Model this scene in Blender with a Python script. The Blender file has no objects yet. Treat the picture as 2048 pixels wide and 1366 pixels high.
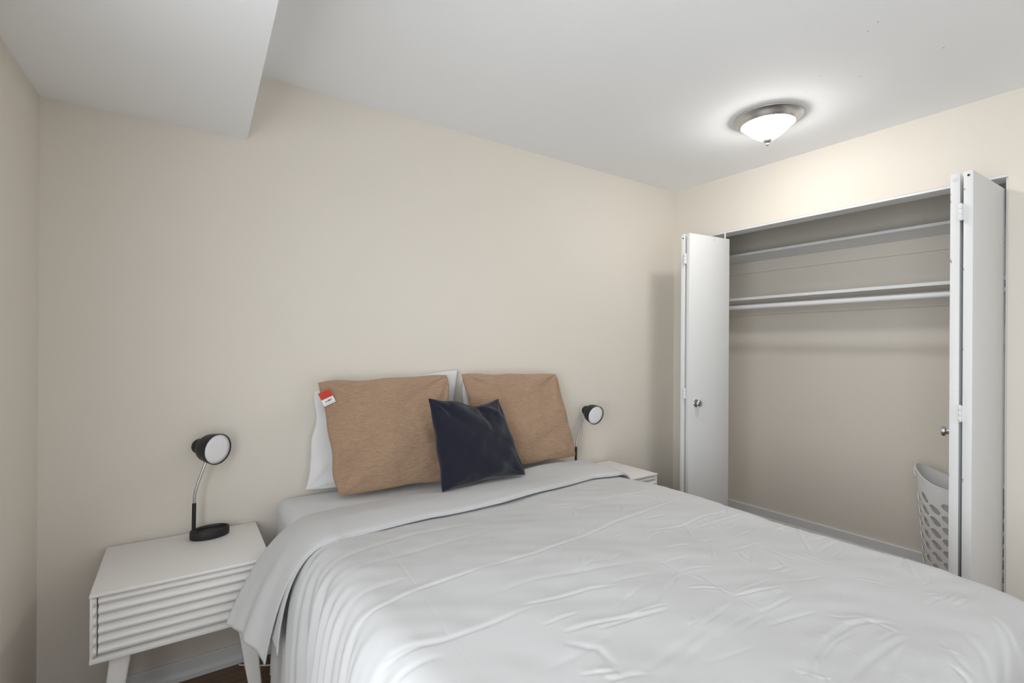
import bpy, bmesh, math, random
import numpy as np
from mathutils import Vector, Matrix

scene = bpy.context.scene
R = math.radians

# ------------------------------------------------------------------ camera
CAM_H, F_PX = 1.30, 980.0
YAW, ROLL = 34.035, 0.344
cd = bpy.data.cameras.new('camera')
cam = bpy.data.objects.new('camera', cd)
scene.collection.objects.link(cam)
cd.sensor_width = 36.0
cd.lens = 36.0 * F_PX / 2048.0
cd.shift_y = 10.5 / 2048.0
cd.clip_start = 0.02
_fw = Vector((math.sin(R(YAW)), math.cos(R(YAW)), 0))
_rt = Vector((math.cos(R(YAW)), -math.sin(R(YAW)), 0))
_up = Vector((0, 0, 1))
# small camera roll about the optical axis
_r2 = _rt * math.cos(R(ROLL)) + _up * math.sin(R(ROLL))
_u2 = -_rt * math.sin(R(ROLL)) + _up * math.cos(R(ROLL))
m = Matrix((_r2, _u2, -_fw)).transposed().to_4x4()
m.translation = (0, 0, CAM_H)
cam.matrix_world = m
scene.camera = cam

# ------------------------------------------------------------------ world, view
w = bpy.data.worlds.new('world')
w.use_nodes = True
w.node_tree.nodes['Background'].inputs[0].default_value = (0.8, 0.85, 0.95, 1)
w.node_tree.nodes['Background'].inputs[1].default_value = 0.0
scene.world = w
# added fill lights outside two made-up windows (left wall, front wall)
def fill_light(name, loc, rot, sx, sy, energy, col):
    al = bpy.data.lights.new(name, 'AREA')
    al.shape = 'RECTANGLE'; al.size = sx; al.size_y = sy; al.energy = energy; al.color = col
    o = bpy.data.objects.new(name, al); scene.collection.objects.link(o)
    o.location = loc; o.rotation_euler = rot
    return o
FILL_COL = (0.93, 0.97, 1.0)
E_FRONT, E_LEFT = 24.0, 66.0
fill_light('front_fill_light', (0.95, -2.47, 0.84), (math.radians(100), 0, 0), 2.30, 1.50, E_FRONT, FILL_COL)
fill_light('left_fill_light', (-0.68, 0.0, 1.30), (math.radians(92), 0, math.radians(-90)), 1.80, 1.38, E_LEFT, FILL_COL)
LAMP_STRENGTH = 50.0
scene.view_settings.view_transform = 'Standard'
scene.view_settings.look = 'None'
scene.view_settings.gamma = 1.0
scene.view_settings.use_curve_mapping = False
scene.view_settings.exposure = 0.08
scene.cycles.max_bounces = 8
scene.cycles.diffuse_bounces = 6
scene.cycles.glossy_bounces = 3
scene.cycles.sample_clamp_indirect = 6.0
scene.cycles.use_denoising = True

# ------------------------------------------------------------------ materials
def srgb(r, g, b):
    f = lambda c: (c / 255 / 12.92) if c / 255 <= 0.04045 else ((c / 255 + 0.055) / 1.055) ** 2.4
    return (f(r), f(g), f(b), 1.0)

def material(name, col, rough=0.6, metal=0.0, bump=None, var=None, spec=0.5, coords='Object', emission=None, sheen=0.0):
    """bump: (scale, strength, distance[, stretch]); var: (scale, amount)"""
    mt = bpy.data.materials.new(name)
    mt.use_nodes = True
    nt = mt.node_tree
    b = nt.nodes['Principled BSDF']
    b.inputs['Base Color'].default_value = col
    b.inputs['Roughness'].default_value = rough
    b.inputs['Metallic'].default_value = metal
    b.inputs['Specular IOR Level'].default_value = spec
    if sheen:
        b.inputs['Sheen Weight'].default_value = sheen
    if emission:
        b.inputs['Emission Color'].default_value = emission[0]
        b.inputs['Emission Strength'].default_value = emission[1]
    tc = nt.nodes.new('ShaderNodeTexCoord')
    if bump:
        mp = nt.nodes.new('ShaderNodeMapping')
        mp.inputs['Scale'].default_value = bump[3] if len(bump) > 3 else (1, 1, 1)
        nt.links.new(tc.outputs[coords], mp.inputs[0])
        n = nt.nodes.new('ShaderNodeTexNoise')
        n.inputs['Scale'].default_value = bump[0]
        n.inputs['Detail'].default_value = 4
        nt.links.new(mp.outputs[0], n.inputs['Vector'])
        bp = nt.nodes.new('ShaderNodeBump')
        bp.inputs['Strength'].default_value = bump[1]
        bp.inputs['Distance'].default_value = bump[2]
        nt.links.new(n.outputs['Fac'], bp.inputs['Height'])
        nt.links.new(bp.outputs[0], b.inputs['Normal'])
    if var:
        n2 = nt.nodes.new('ShaderNodeTexNoise')
        n2.inputs['Scale'].default_value = var[0]
        n2.inputs['Detail'].default_value = 5
        mp2 = nt.nodes.new('ShaderNodeMapping')
        mp2.inputs['Scale'].default_value = var[2] if len(var) > 2 else (1, 1, 1)
        nt.links.new(tc.outputs[coords], mp2.inputs[0])
        nt.links.new(mp2.outputs[0], n2.inputs['Vector'])
        cr = nt.nodes.new('ShaderNodeValToRGB')
        k = var[1]
        cr.color_ramp.elements[0].position = 0.3
        cr.color_ramp.elements[1].position = 0.7
        cr.color_ramp.elements[0].color = (col[0] * (1 - k), col[1] * (1 - k), col[2] * (1 - k), 1)
        cr.color_ramp.elements[1].color = (min(1, col[0] * (1 + k)), min(1, col[1] * (1 + k)), min(1, col[2] * (1 + k)), 1)
        nt.links.new(n2.outputs['Fac'], cr.inputs[0])
        nt.links.new(cr.outputs[0], b.inputs['Base Color'])
    return mt

M = {}
M['wall'] = material('wall_paint', (0.735, 0.690, 0.624, 1), 0.75, bump=(240, 0.10, 0.002), var=(1.3, 0.012), spec=0.25)
M['ceiling'] = material('ceiling_paint', (0.905, 0.925, 0.945, 1), 0.85, bump=(70, 0.16, 0.003), spec=0.2)
M['trim'] = material('trim_paint', (0.74, 0.755, 0.77, 1), 0.42, bump=(90, 0.05, 0.001), spec=0.4)
M['door'] = material('door_paint', (0.76, 0.77, 0.775, 1), 0.45, bump=(130, 0.06, 0.001), spec=0.4)
M['furniture'] = material('furniture_lacquer', (0.79, 0.78, 0.765, 1), 0.5, bump=(200, 0.03, 0.001), spec=0.4)
M['duvet'] = material('duvet_cotton', (0.545, 0.548, 0.555, 1), 0.85, bump=(420, 0.05, 0.0008), spec=0.15, sheen=0.08)
M['sheet'] = material('sheet_cotton', (0.70, 0.71, 0.73, 1), 0.9, bump=(60, 0.10, 0.002), spec=0.1)
M['pillow'] = material('pillow_cotton', (0.76, 0.77, 0.775, 1), 0.9, bump=(25, 0.15, 0.004), spec=0.1)
M['navy'] = material('navy_fabric', (0.0070, 0.0078, 0.0190, 1), 0.8, bump=(600, 0.12, 0.0008), spec=0.25, sheen=0.25)
M['black'] = material('black_plastic', (0.012, 0.012, 0.013, 1), 0.5, bump=(300, 0.03, 0.0005))
M['chrome'] = material('brushed_steel', (0.55, 0.55, 0.55, 1), 0.28, 1.0)
M['nickel'] = material('satin_nickel', (0.62, 0.62, 0.62, 1), 0.33, 1.0)
M['knob'] = material('polished_chrome', (0.55, 0.56, 0.57, 1), 0.12, 1.0)
M['diffuser'] = material('lamp_diffuser', (0.80, 0.80, 0.82, 1), 0.6)
M['plastic'] = material('white_plastic', (0.80, 0.81, 0.82, 1), 0.35)
M['dark'] = material('dark_hole', (0.02, 0.02, 0.02, 1), 0.8)
M['dent'] = material('chipped_paint', (0.35, 0.34, 0.32, 1), 0.8)
M['red'] = material('red_print', (0.52, 0.028, 0.004, 1), 0.6)
M['card'] = material('tag_card', (0.75, 0.76, 0.77, 1), 0.6)
M['ink'] = material('black_ink', (0.05, 0.055, 0.06, 1), 0.7)
M['tan'] = material('bed_frame_wood', (0.52, 0.42, 0.32, 1), 0.6, var=(9, 0.08, (1, 8, 8)))
M['glow'] = material('lamp_glass', (0.9, 0.9, 0.9, 1), 0.4, emission=((1.0, 0.965, 0.915, 1), LAMP_STRENGTH))

def linen():
    mt = material('beige_linen', (0.345, 0.215, 0.130, 1), 0.9, spec=0.1, sheen=0.15)
    nt = mt.node_tree
    b = nt.nodes['Principled BSDF']
    uv = nt.nodes.new('ShaderNodeUVMap')
    mp = nt.nodes.new('ShaderNodeMapping'); mp.inputs['Scale'].default_value = (14, 150, 1)
    nt.links.new(uv.outputs[0], mp.inputs[0])
    n = nt.nodes.new('ShaderNodeTexNoise'); n.inputs['Scale'].default_value = 1.0; n.inputs['Detail'].default_value = 6; n.inputs['Roughness'].default_value = 0.6
    nt.links.new(mp.outputs[0], n.inputs['Vector'])
    mp2 = nt.nodes.new('ShaderNodeMapping'); mp2.inputs['Scale'].default_value = (26, 40, 1)
    nt.links.new(uv.outputs[0], mp2.inputs[0])
    n2 = nt.nodes.new('ShaderNodeTexNoise'); n2.inputs['Scale'].default_value = 1.0; n2.inputs['Detail'].default_value = 3
    nt.links.new(mp2.outputs[0], n2.inputs['Vector'])
    mx = nt.nodes.new('ShaderNodeMath'); mx.operation = 'ADD'
    nt.links.new(n.outputs['Fac'], mx.inputs[0]); nt.links.new(n2.outputs['Fac'], mx.inputs[1])
    bp = nt.nodes.new('ShaderNodeBump'); bp.inputs['Strength'].default_value = 1.0; bp.inputs['Distance'].default_value = 0.010
    nt.links.new(mx.outputs[0], bp.inputs['Height']); nt.links.new(bp.outputs[0], b.inputs['Normal'])
    cr = nt.nodes.new('ShaderNodeValToRGB')
    cr.color_ramp.elements[0].position = 0.25; cr.color_ramp.elements[1].position = 0.75
    cr.color_ramp.elements[0].color = (0.47, 0.305, 0.200, 1); cr.color_ramp.elements[1].color = (0.57, 0.382, 0.258, 1)
    nt.links.new(n.outputs['Fac'], cr.inputs[0]); nt.links.new(cr.outputs[0], b.inputs['Base Color'])
    return mt
M['linen'] = linen()
def pane():
    mt = bpy.data.materials.new('added_window_glass'); mt.use_nodes = True; nt = mt.node_tree
    b = nt.nodes['Principled BSDF']; b.inputs['Roughness'].default_value = 0.02
    t = nt.nodes.new('ShaderNodeBsdfTransparent'); mx = nt.nodes.new('ShaderNodeMixShader'); mx.inputs[0].default_value = 0.06
    nt.links.new(t.outputs[0], mx.inputs[1]); nt.links.new(b.outputs[0], mx.inputs[2])
    nt.links.new(mx.outputs[0], nt.nodes['Material Output'].inputs['Surface']); return mt
M['pane'] = pane()

def wood():
    mt = material('brown_laminate', (0.10, 0.052, 0.026, 1), 0.4, spec=0.4)
    nt = mt.node_tree; b = nt.nodes['Principled BSDF']
    geo = nt.nodes.new('ShaderNodeNewGeometry')
    mp = nt.nodes.new('ShaderNodeMapping'); mp.inputs['Scale'].default_value = (2.0, 38, 1)
    nt.links.new(geo.outputs['Position'], mp.inputs[0])
    n = nt.nodes.new('ShaderNodeTexNoise'); n.inputs['Scale'].default_value = 1.6; n.inputs['Detail'].default_value = 7; n.inputs['Distortion'].default_value = 0.6
    nt.links.new(mp.outputs[0], n.inputs['Vector'])
    oi = nt.nodes.new('ShaderNodeObjectInfo')
    ad = nt.nodes.new('ShaderNodeMath'); ad.operation = 'MULTIPLY_ADD'; ad.inputs[1].default_value = 0.25; ad.inputs[2].default_value = -0.12
    nt.links.new(oi.outputs['Random'], ad.inputs[0])
    ad2 = nt.nodes.new('ShaderNodeMath'); ad2.operation = 'ADD'
    nt.links.new(n.outputs['Fac'], ad2.inputs[0]); nt.links.new(ad.outputs[0], ad2.inputs[1])
    cr = nt.nodes.new('ShaderNodeValToRGB')
    cr.color_ramp.elements[0].position = 0.3; cr.color_ramp.elements[1].position = 0.75
    cr.color_ramp.elements[0].color = (0.115, 0.066, 0.036, 1); cr.color_ramp.elements[1].color = (0.225, 0.138, 0.080, 1)
    nt.links.new(ad2.outputs[0], cr.inputs[0]); nt.links.new(cr.outputs[0], b.inputs['Base Color'])
    return mt
M['wood'] = wood()

# ------------------------------------------------------------------ builders
def link(o):
    scene.collection.objects.link(o); return o

def thing(name, loc, label=None, cat=None, group=None, kind=None):
    o = link(bpy.data.objects.new(name, None))
    o.empty_display_size = 0.05
    o.location = loc
    tag(o, label, cat, group, kind)
    return o

def tag(o, label=None, cat=None, group=None, kind=None):
    if label: o['label'] = label
    if cat: o['category'] = cat
    if group: o['group'] = group
    if kind: o['kind'] = kind
    return o

def wloc(o):
    v = Vector(o.location)
    while o.parent:
        o = o.parent; v += Vector(o.location)
    return v

def mesh(name, verts, faces, mat, parent=None, smooth=False, uvs=None, origin=None):
    """verts in world coordinates; a child is stored relative to its parents"""
    off = wloc(parent) if parent else Vector(origin or (0, 0, 0))
    v = np.asarray(verts, dtype=np.float64) - np.array(off)
    me = bpy.data.meshes.new(name)
    me.from_pydata(v.tolist(), [], [list(f) for f in faces])
    if uvs is not None:
        ul = me.uv_layers.new(name='UVMap')
        idx = np.empty(len(me.loops), dtype=np.int32); me.loops.foreach_get('vertex_index', idx)
        ul.data.foreach_set('uv', np.asarray(uvs, dtype=np.float32)[idx].ravel())
    if smooth:
        me.polygons.foreach_set('use_smooth', [True] * len(me.polygons))
    me.materials.append(mat)
    o = link(bpy.data.objects.new(name, me))
    if parent: o.parent = parent
    else: o.location = off
    return o

class MB:
    def __init__(s): s.v = []; s.f = []
    def add(s, v, f):
        n = len(s.v); s.v += [tuple(p) for p in v]; s.f += [tuple(i + n for i in q) for q in f]; return s
    def box(s, x0, x1, y0, y1, z0, z1):
        v = [(x, y, z) for z in (z0, z1) for y in (y0, y1) for x in (x0, x1)]
        return s.add(v, [(0, 2, 3, 1), (4, 5, 7, 6), (0, 1, 5, 4), (1, 3, 7, 5), (3, 2, 6, 7), (2, 0, 4, 6)])
    def bbox(s, x0, x1, y0, y1, z0, z1, r=0.003, seg=2):
        """bevelled box"""
        bm = bmesh.new(); bmesh.ops.create_cube(bm, size=1)
        for q in bm.verts: q.co = ((x0 + x1) / 2 + q.co.x * (x1 - x0), (y0 + y1) / 2 + q.co.y * (y1 - y0), (z0 + z1) / 2 + q.co.z * (z1 - z0))
        bmesh.ops.bevel(bm, geom=bm.edges[:], offset=r, segments=seg, affect='EDGES', profile=0.5)
        bm.verts.index_update()
        s.add([q.co[:] for q in bm.verts], [[q.index for q in f.verts] for f in bm.faces]); bm.free(); return s
    def xf(s, fn): s.v = [tuple(fn(Vector(p))) for p in s.v]; return s
    def lathe(s, prof, n=40, cap0=True, cap1=True):
        """profile of (r, z) about z"""
        b = len(s.v)
        for r, z in prof:
            for k in range(n):
                a = 2 * math.pi * k / n; s.v.append((r * math.cos(a), r * math.sin(a), z))
        for i in range(len(prof) - 1):
            for k in range(n):
                k2 = (k + 1) % n
                s.f.append((b + i * n + k, b + i * n + k2, b + (i + 1) * n + k2, b + (i + 1) * n + k))
        if cap0: s.f.append(tuple(b + k for k in reversed(range(n))))
        if cap1: s.f.append(tuple(b + (len(prof) - 1) * n + k for k in range(n)))
        return s
    def tube(s, pts, r, n=12, caps=True):
        pts = [Vector(p) for p in pts]; b = len(s.v); up = None
        for i, p in enumerate(pts):
            t = (pts[min(i + 1, len(pts) - 1)] - pts[max(i - 1, 0)]).normalized()
            if up is None: up = Vector((0, 0, 1)) if abs(t.z) < 0.9 else Vector((1, 0, 0))
            a = t.cross(up).normalized(); c = a.cross(t).normalized(); up = c
            rr = r[i] if isinstance(r, (list, tuple)) else r
            for k in range(n):
                g = 2 * math.pi * k / n; q = p + a * rr * math.cos(g) + c * rr * math.sin(g); s.v.append(tuple(q))
        for i in range(len(pts) - 1):
            for k in range(n):
                k2 = (k + 1) % n; s.f.append((b + i * n + k, b + (i + 1) * n + k, b + (i + 1) * n + k2, b + i * n + k2))
        if caps:
            s.f.append(tuple(b + k for k in range(n))); s.f.append(tuple(b + (len(pts) - 1) * n + k for k in reversed(range(n))))
        return s
    def out(s, name, mat, parent=None, smooth=False, origin=None, autosmooth=None):
        o = mesh(name, s.v, s.f, mat, parent, smooth, origin=origin)
        if autosmooth:
            for p in o.data.polygons: p.use_smooth = True
            o.data.set_sharp_from_angle(angle=R(autosmooth))
        return o

def axis_frame(d, up=(0, 0, 1)):
    d = Vector(d).normalized(); a = Vector(up).cross(d).normalized(); b = d.cross(a)
    return a, b, d

def spline(pts, n=8):
    P = [Vector(p) for p in pts]; P = [2 * P[0] - P[1]] + P + [2 * P[-1] - P[-2]]; o = []
    for i in range(1, len(P) - 2):
        for k in range(n):
            t = k / n; p0, p1, p2, p3 = P[i - 1:i + 3]
            o.append(0.5 * ((2 * p1) + (-p0 + p2) * t + (2 * p0 - 5 * p1 + 4 * p2 - p3) * t * t + (-p0 + 3 * p1 - 3 * p2 + p3) * t ** 3))
    o.append(P[-2]); return o

# ------------------------------------------------------------------ the room
D = 2.298           # back wall plane
CEIL = 2.43
COR = Vector((2.973, D, 0)); CA = R(0.8)
U = Vector((math.sin(CA), -math.cos(CA), 0)); N = Vector((math.cos(CA), math.sin(CA), 0))
def cw(u, w, z): return COR + U * u + N * w + Vector((0, 0, z))     # closet coordinates: along the wall, into the closet, up
def cxf(p): return cw(p.x, p.y, p.z)                                # builders in (u, w, z)
FRONT = -2.30

def struct(o): return tag(o, kind='structure')

struct(MB().box(-0.75, 3.90, D, D + 0.12, 0, CEIL).out('wall_back', M['wall']))
# left wall, a touch out of square
LA = R(1.9)
def lxf(p):   # local (distance along wall towards the camera, thickness outwards, z)
    return Vector((-0.405, D, 0)) + Vector((-math.sin(LA), -math.cos(LA), 0)) * p.x + Vector((-math.cos(LA), math.sin(LA), 0)) * p.y + Vector((0, 0, p.z))
# made-up window, added in the left wall to let fill light in
L0, L1, LZ0, LZ1 = 1.40, 3.20, 0.60, 2.00
lw = MB().box(0, L0, 0, 0.12, 0, CEIL).box(L1, 4.7, 0, 0.12, 0, CEIL).box(L0, L1, 0, 0.12, 0, LZ0).box(L0, L1, 0, 0.12, LZ1, CEIL)
struct(lw.xf(lxf).out('wall_left', M['wall']))
lwin = thing('added_window_2', lxf(Vector(((L0 + L1) / 2, 0.06, LZ0))), kind='structure')
lq = MB()
for a_, b_, c_, d_ in ((L0, L0 + .05, LZ0, LZ1), (L1 - .05, L1, LZ0, LZ1), (L0 + .05, L1 - .05, LZ0, LZ0 + .05), (L0 + .05, L1 - .05, LZ1 - .05, LZ1), (2.28, 2.32, LZ0 + .05, LZ1 - .05)):
    lq.box(a_, b_, .03, .09, c_, d_)
lq.xf(lxf).out('added_window_frame', M['trim'], lwin)
for xa, xb in ((L0 + .05, 2.28), (2.32, L1 - .05)):
    MB().box(xa, xb, .057, .063, LZ0 + .05, LZ1 - .05).xf(lxf).out('pane', M['pane'], lwin)
W0, W1, WZ0, WZ1 = -0.20, 2.10, 0.06, 1.62      # made-up glazing added behind the camera, kept low to brighten the ceiling
wf = MB().box(-0.75, W0, FRONT - 0.12, FRONT, 0, CEIL).box(W1, 3.2, FRONT - 0.12, FRONT, 0, CEIL)
wf.box(W0, W1, FRONT - 0.12, FRONT, 0, WZ0).box(W0, W1, FRONT - 0.12, FRONT, WZ1, CEIL)
struct(wf.out('wall_front', M['wall']))
win = thing('added_window_1', ((W0 + W1) / 2, FRONT - 0.06, WZ0), kind='structure')
wq = MB().box(W0, W0 + .05, FRONT - .09, FRONT - .03, WZ0, WZ1).box(W1 - .05, W1, FRONT - .09, FRONT - .03, WZ0, WZ1).box(W0 + .05, W1 - .05, FRONT - .09, FRONT - .03, WZ0, WZ0 + .05).box(W0 + .05, W1 - .05, FRONT - .09, FRONT - .03, WZ1 - .05, WZ1).box(.93, .97, FRONT - .09, FRONT - .03, WZ0 + .05, WZ1 - .05)
wq.out('added_window_frame', M['trim'], win)
for xa, xb in ((W0 + .05, .93), (.97, W1 - .05)):
    MB().box(xa, xb, FRONT - .063, FRONT - .057, WZ0 + .05, WZ1 - .05).out('pane', M['pane'], win)
OP0, OP1, OPZ = 0.270, 1.734, 2.072      # closet opening
wr = MB()
wr.box(0.0, OP0, 0, 0.11, 0, CEIL).box(OP0, OP1, 0, 0.11, OPZ, CEIL).box(OP1, 4.72, 0, 0.11, 0, CEIL)
struct(wr.xf(cxf).out('wall_right', M['wall']))
CB = 0.68
struct(MB().box(-0.02, 2.05, CB, CB + 0.1, 0, CEIL).xf(cxf).out('wall_closet_back', M['wall']))
struct(MB().box(1.98, 2.05, 0.11, CB, 0, CEIL).xf(cxf).out('wall_closet_side', M['wall']))
cl = MB().box(-0.75, 3.90, FRONT - 0.12, D + 0.12, CEIL, CEIL + 0.1).out('ceiling', M['ceiling']); struct(cl)
# soffit along the left wall
SZ = 2.149; SA = R(1.6)
sv = []
for z in (SZ, CEIL):
    sv += [(-0.405, D, z), (0.222, D, z), (0.222 - 4.6 * math.sin(SA), D - 4.6, z), (-0.405 - 4.6 * math.sin(LA), D - 4.6, z)]
struct(mesh('ceiling_soffit', sv, [(0, 1, 2, 3), (7, 6, 5, 4), (0, 4, 5, 1), (1, 5, 6, 2), (2, 6, 7, 3), (3, 7, 4, 0)], M['ceiling']))
# shallow dents and scuffs in the ceiling paint
random.seed(4)
for (x, y, a, l, w_) in ((1.72, 0.83, 0.5, .020, .003), (1.86, 0.80, 0.5, .022, .003), (1.60, .93, .4, .012, .0025), (1.99, .70, 1.2, .006, .005), (2.02, .74, 0.2, .005, .004),
                      (2.36, .62, 1.0, .008, .004), (2.19, .97, 1.3, .005, .004), (2.20, 1.02, .8, .010, .003), (2.33, .88, .6, .006, .004), (2.12, .98, .7, .012, .003), (1.95, 1.02, .4, .006, .003),
                      (2.72, .55, .6, .008, .003), (2.05, .62, .5, .009, .003), (1.80, 1.25, .5, .008, .003)):
    q = MB().lathe([(0.0005, 0.0), (1.0, 0.0), (0.7, -0.5), (0.0005, -0.7)], 10, True, True)
    ca, sa = math.cos(a), math.sin(a)
    q.xf(lambda p: Vector((x + ca * p.x * l / 2 - sa * p.y * w_ / 2, y + sa * p.x * l / 2 + ca * p.y * w_ / 2, CEIL + p.z * 0.0012)))
    q.out('paint_chip', M['dent'] if w_ >= .004 else M['ceiling'], cl, smooth=True)

# floor: slab and laminate boards
fl = MB().box(-0.75, 3.90, FRONT - 0.12, D + 0.12, -0.12, -0.008).out('floor', M['wood']); struct(fl)
PW, PL = 0.127, 1.20
pm = None
j = 0; y = D - 0.001 - PW
random.seed(7)
while y > FRONT - 0.05:
    x = -0.60 - random.random() * 0.9
    while x < 3.65:
        if pm is None:
            po = MB().bbox(0, PL - 0.0015, 0, PW - 0.0015, -0.008, 0.0, r=0.0012, seg=1).out('floor_board', M['wood'], fl); pm = po.data
            po.location = (x, y, 0)
        else:
            po = link(bpy.data.objects.new('floor_board', pm)); po.parent = fl; po.location = (x, y, 0)
        x += PL
    y -= PW; j += 1

# baseboards: board with a rounded top plus shoe moulding
def base_prof(h=0.074, t=0.012, sh=0.033, st=0.022):
    return [(0, 0), (st, 0), (st, sh * .55), (st - .004, sh * .85), (t + .002, sh), (t, sh + .001), (t, h - .006), (t - .004, h - .001), (t - .008, h), (0, h)]
def extrude_profile(prof, a, b, fn):
    v = [fn(Vector((a, p[0], p[1]))) for p in prof] + [fn(Vector((b, p[0], p[1]))) for p in prof]; n = len(prof)
    f = [(i, i + n, (i + 1) % n + n, (i + 1) % n) for i in range(n)] + [tuple(reversed(range(n))), tuple(range(n, 2 * n))]
    return MB().add(v, f)
bxf = lambda p: Vector((p.x, D - p.y, p.z))
bb = extrude_profile(base_prof(), -0.405, -0.262, bxf)
b2 = extrude_profile(base_prof(), -0.198, 2.973, bxf); bb.add(b2.v, b2.f)
struct(bb.out('baseboard_back', M['trim']))
struct(extrude_profile(base_prof(), 0.03, 4.55, lambda p: lxf(Vector((p.x, -p.y, p.z)))).out('baseboard_left', M['trim']))
struct(extrude_profile(base_prof(0.09, .014, .03, .026), 0.0, 1.98, lambda p: cw(p.x, CB - p.y, p.z)).out('baseboard_closet', M['trim']))
struct(extrude_profile(base_prof(), OP1 + 0.02, 4.55, lambda p: cw(p.x, -p.y, p.z)).out('baseboard_right', M['trim']))

# closet jambs (thin white liners of the opening)
struct(MB().bbox(OP0, OP1, 0.001, 0.108, OPZ - 0.013, OPZ, r=.001).xf(cxf).out('trim_1', M['trim']))
struct(MB().bbox(OP0, OP0 + 0.012, 0.001, 0.108, 0, OPZ - 0.013, r=.001).xf(cxf).out('trim_2', M['trim']))
struct(MB().bbox(OP1 - 0.009, OP1, 0.014, 0.108, 0, OPZ - 0.013, r=.001).xf(cxf).out('trim_3', M['trim']))
# cleats carrying the shelves (painted with the wall)
struct(MB().bbox(0.0, 1.98, CB - 0.019, CB, 1.878, 1.964, r=.002).xf(cxf).out('trim_4', M['wall']))
struct(MB().bbox(0.0, 1.98, CB - 0.019, CB, 1.553, 1.645, r=.002).xf(cxf).out('trim_5', M['wall']))

# ------------------------------------------------------------------ closet doors (two folded pairs)
DZ = 2.011
def panel_pts(a, b, t, side):
    """box from a to b (u,w points of the outer face), thickness t towards +side*u"""
    a = Vector((a[0], a[1])); b = Vector((b[0], b[1])); d = (b - a).normalized(); n_ = Vector((d.y, -d.x)) 
    if n_.x * side < 0: n_ = -n_
    return a, b, d, n_
def bifold(name, label, face_pair, th):
    # face_pair: list of (outer_face_room_end, outer_face_wall_end, side) for the two panels
    r0 = face_pair[0][0]
    root = thing(name, cw(r0[0], r0[1] + 0.18, 0), label, 'closet door', kind='structure')
    outp = []
    for (a, b, side) in face_pair:
        a, b, d, n_ = panel_pts(a, b, th, side)
        L = (b - a).length
        q = MB().bbox(0, L, 0, th, 0.012, DZ, r=.0025)
        q.xf(lambda p: cw(a.x + d.x * p.x + n_.x * p.y, a.y + d.y * p.x + n_.y * p.y, p.z))
        po = q.out('panel', M['door'], root, autosmooth=35); outp.append((po, a, d, n_))
    return root, outp

def edge_frame(a, d, n_):
    """local (along thickness, out of the room-side edge, z) -> world"""
    return lambda p: cw(a.x + n_.x * p.x - d.x * p.y, a.y + n_.y * p.x - d.y * p.y, p.z)

def screw_cap(po, a, d, n_, z, hole):
    fn = edge_frame(a, d, n_)
    if hole:
        q = MB().lathe([(0.0045, -0.004), (0.0045, 0.0006), (0.0032, 0.0009)], 16)
        q.xf(lambda p: fn(Vector((0.0145 + p.x, p.z, z + p.y)))); q.out('screw_hole', M['dark'], po, smooth=False)
    else:
        q = MB().lathe([(0.0085, -0.002), (0.0085, 0.002), (0.0070, 0.0035), (0.0035, 0.0035), (0.003, 0.002)], 20)
        q.xf(lambda p: fn(Vector((0.0125 + p.x, p.z, z + p.y)))); c = q.out('screw_cap', M['door'], po, autosmooth=40)

def hinges(root, mid, zs, dirw):
    for z in zs:
        q = MB()
        for k in range(3):
            z0 = z - 0.032 + k * 0.0217
            q.lathe([(0.0052, z0), (0.0060, z0 + .001), (0.0060, z0 + .0198), (0.0052, z0 + .0208)], 14)
        q.lathe([(0.0035, z - .034), (0.0035, z + .035)], 10)
        q.box(-0.0105, 0.0105, 0.003, 0.0048, z - .032, z + .032)
        q.xf(lambda p: cw(mid[0] + p.x, mid[1] + p.y, p.z))
        q.out('hinge', M['door'], root, autosmooth=40)

def door_knob(po, base, nrm, z):
    a, b, d = axis_frame(nrm)
    q = MB().lathe([(r_ * 1.28, z_ * 1.1) for r_, z_ in [(0.019, 0.0), (0.019, 0.003), (0.016, 0.005), (0.0085, 0.007), (0.0080, 0.014), (0.010, 0.017), (0.0150, 0.019), (0.0155, 0.027), (0.0135, 0.030), (0.012, 0.0305)]], 12)
    q.xf(lambda p: base + a * p.x + b * p.y + d * p.z)
    q.out('knob', M['knob'], po, autosmooth=25)

# pair beside the bed wall: knob panel faces the camera
r1, p1 = bifold('door_1', 'white folded closet door pair in the corner beside the bed, round chrome knob facing the room',
                [((0.3965, -0.376), (0.442, -0.018), -1), ((0.333, -0.376), (0.303, 0.020), 1)], 0.026)
hinges(r1, (0.3640, -0.380), (1.855, 1.015, 0.2), 1)
screw_cap(*p1[0], DZ - .026, False); screw_cap(*p1[1], DZ - .026, True)
po, a, d, n_ = p1[0]
kp = a + d * 0.062
door_knob(po, cw(kp.x, kp.y, 0.955), (-(U * n_.x + N * n_.y)), 0.955)
q = MB().lathe([(0.0028, 0), (0.0028, .0006)], 10); sp = a + d * 0.215
aa, bb_, dd = axis_frame(-(U * n_.x + N * n_.y)); q.xf(lambda p: cw(sp.x, sp.y, DZ - .022) + aa * p.x + bb_ * p.y + dd * (p.z + .0002)); q.out('nail_hole', M['dark'], po)
pe = a + d * 0.335 + n_ * 0.0145
MB().lathe([(0.0045, DZ - .005), (0.0045, OPZ - 0.013)], 12).xf(lambda p: cw(pe.x + p.x, pe.y + p.y, p.z)).out('guide_pin', M['trim'], r1, smooth=False)
# pair at the far side of the opening
r2, p2 = bifold('door_2', 'white folded closet door pair at right with chipped edges, hiding half the laundry basket',
                [((1.707, -0.408), (1.7215, 0.012), -1), ((1.636, -0.404), (1.612, 0.005), 1)], 0.030)
hinges(r2, (1.6715, -0.411), (1.850, 1.043, 0.22), 1)
screw_cap(*p2[0], DZ - .018, True); screw_cap(*p2[1], DZ - .022, False)
po, a, d, n_ = p2[1]
kp = a + d * 0.06
door_knob(po, cw(kp.x, kp.y, 0.957), (-(U * n_.x + N * n_.y)), 0.957)
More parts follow.
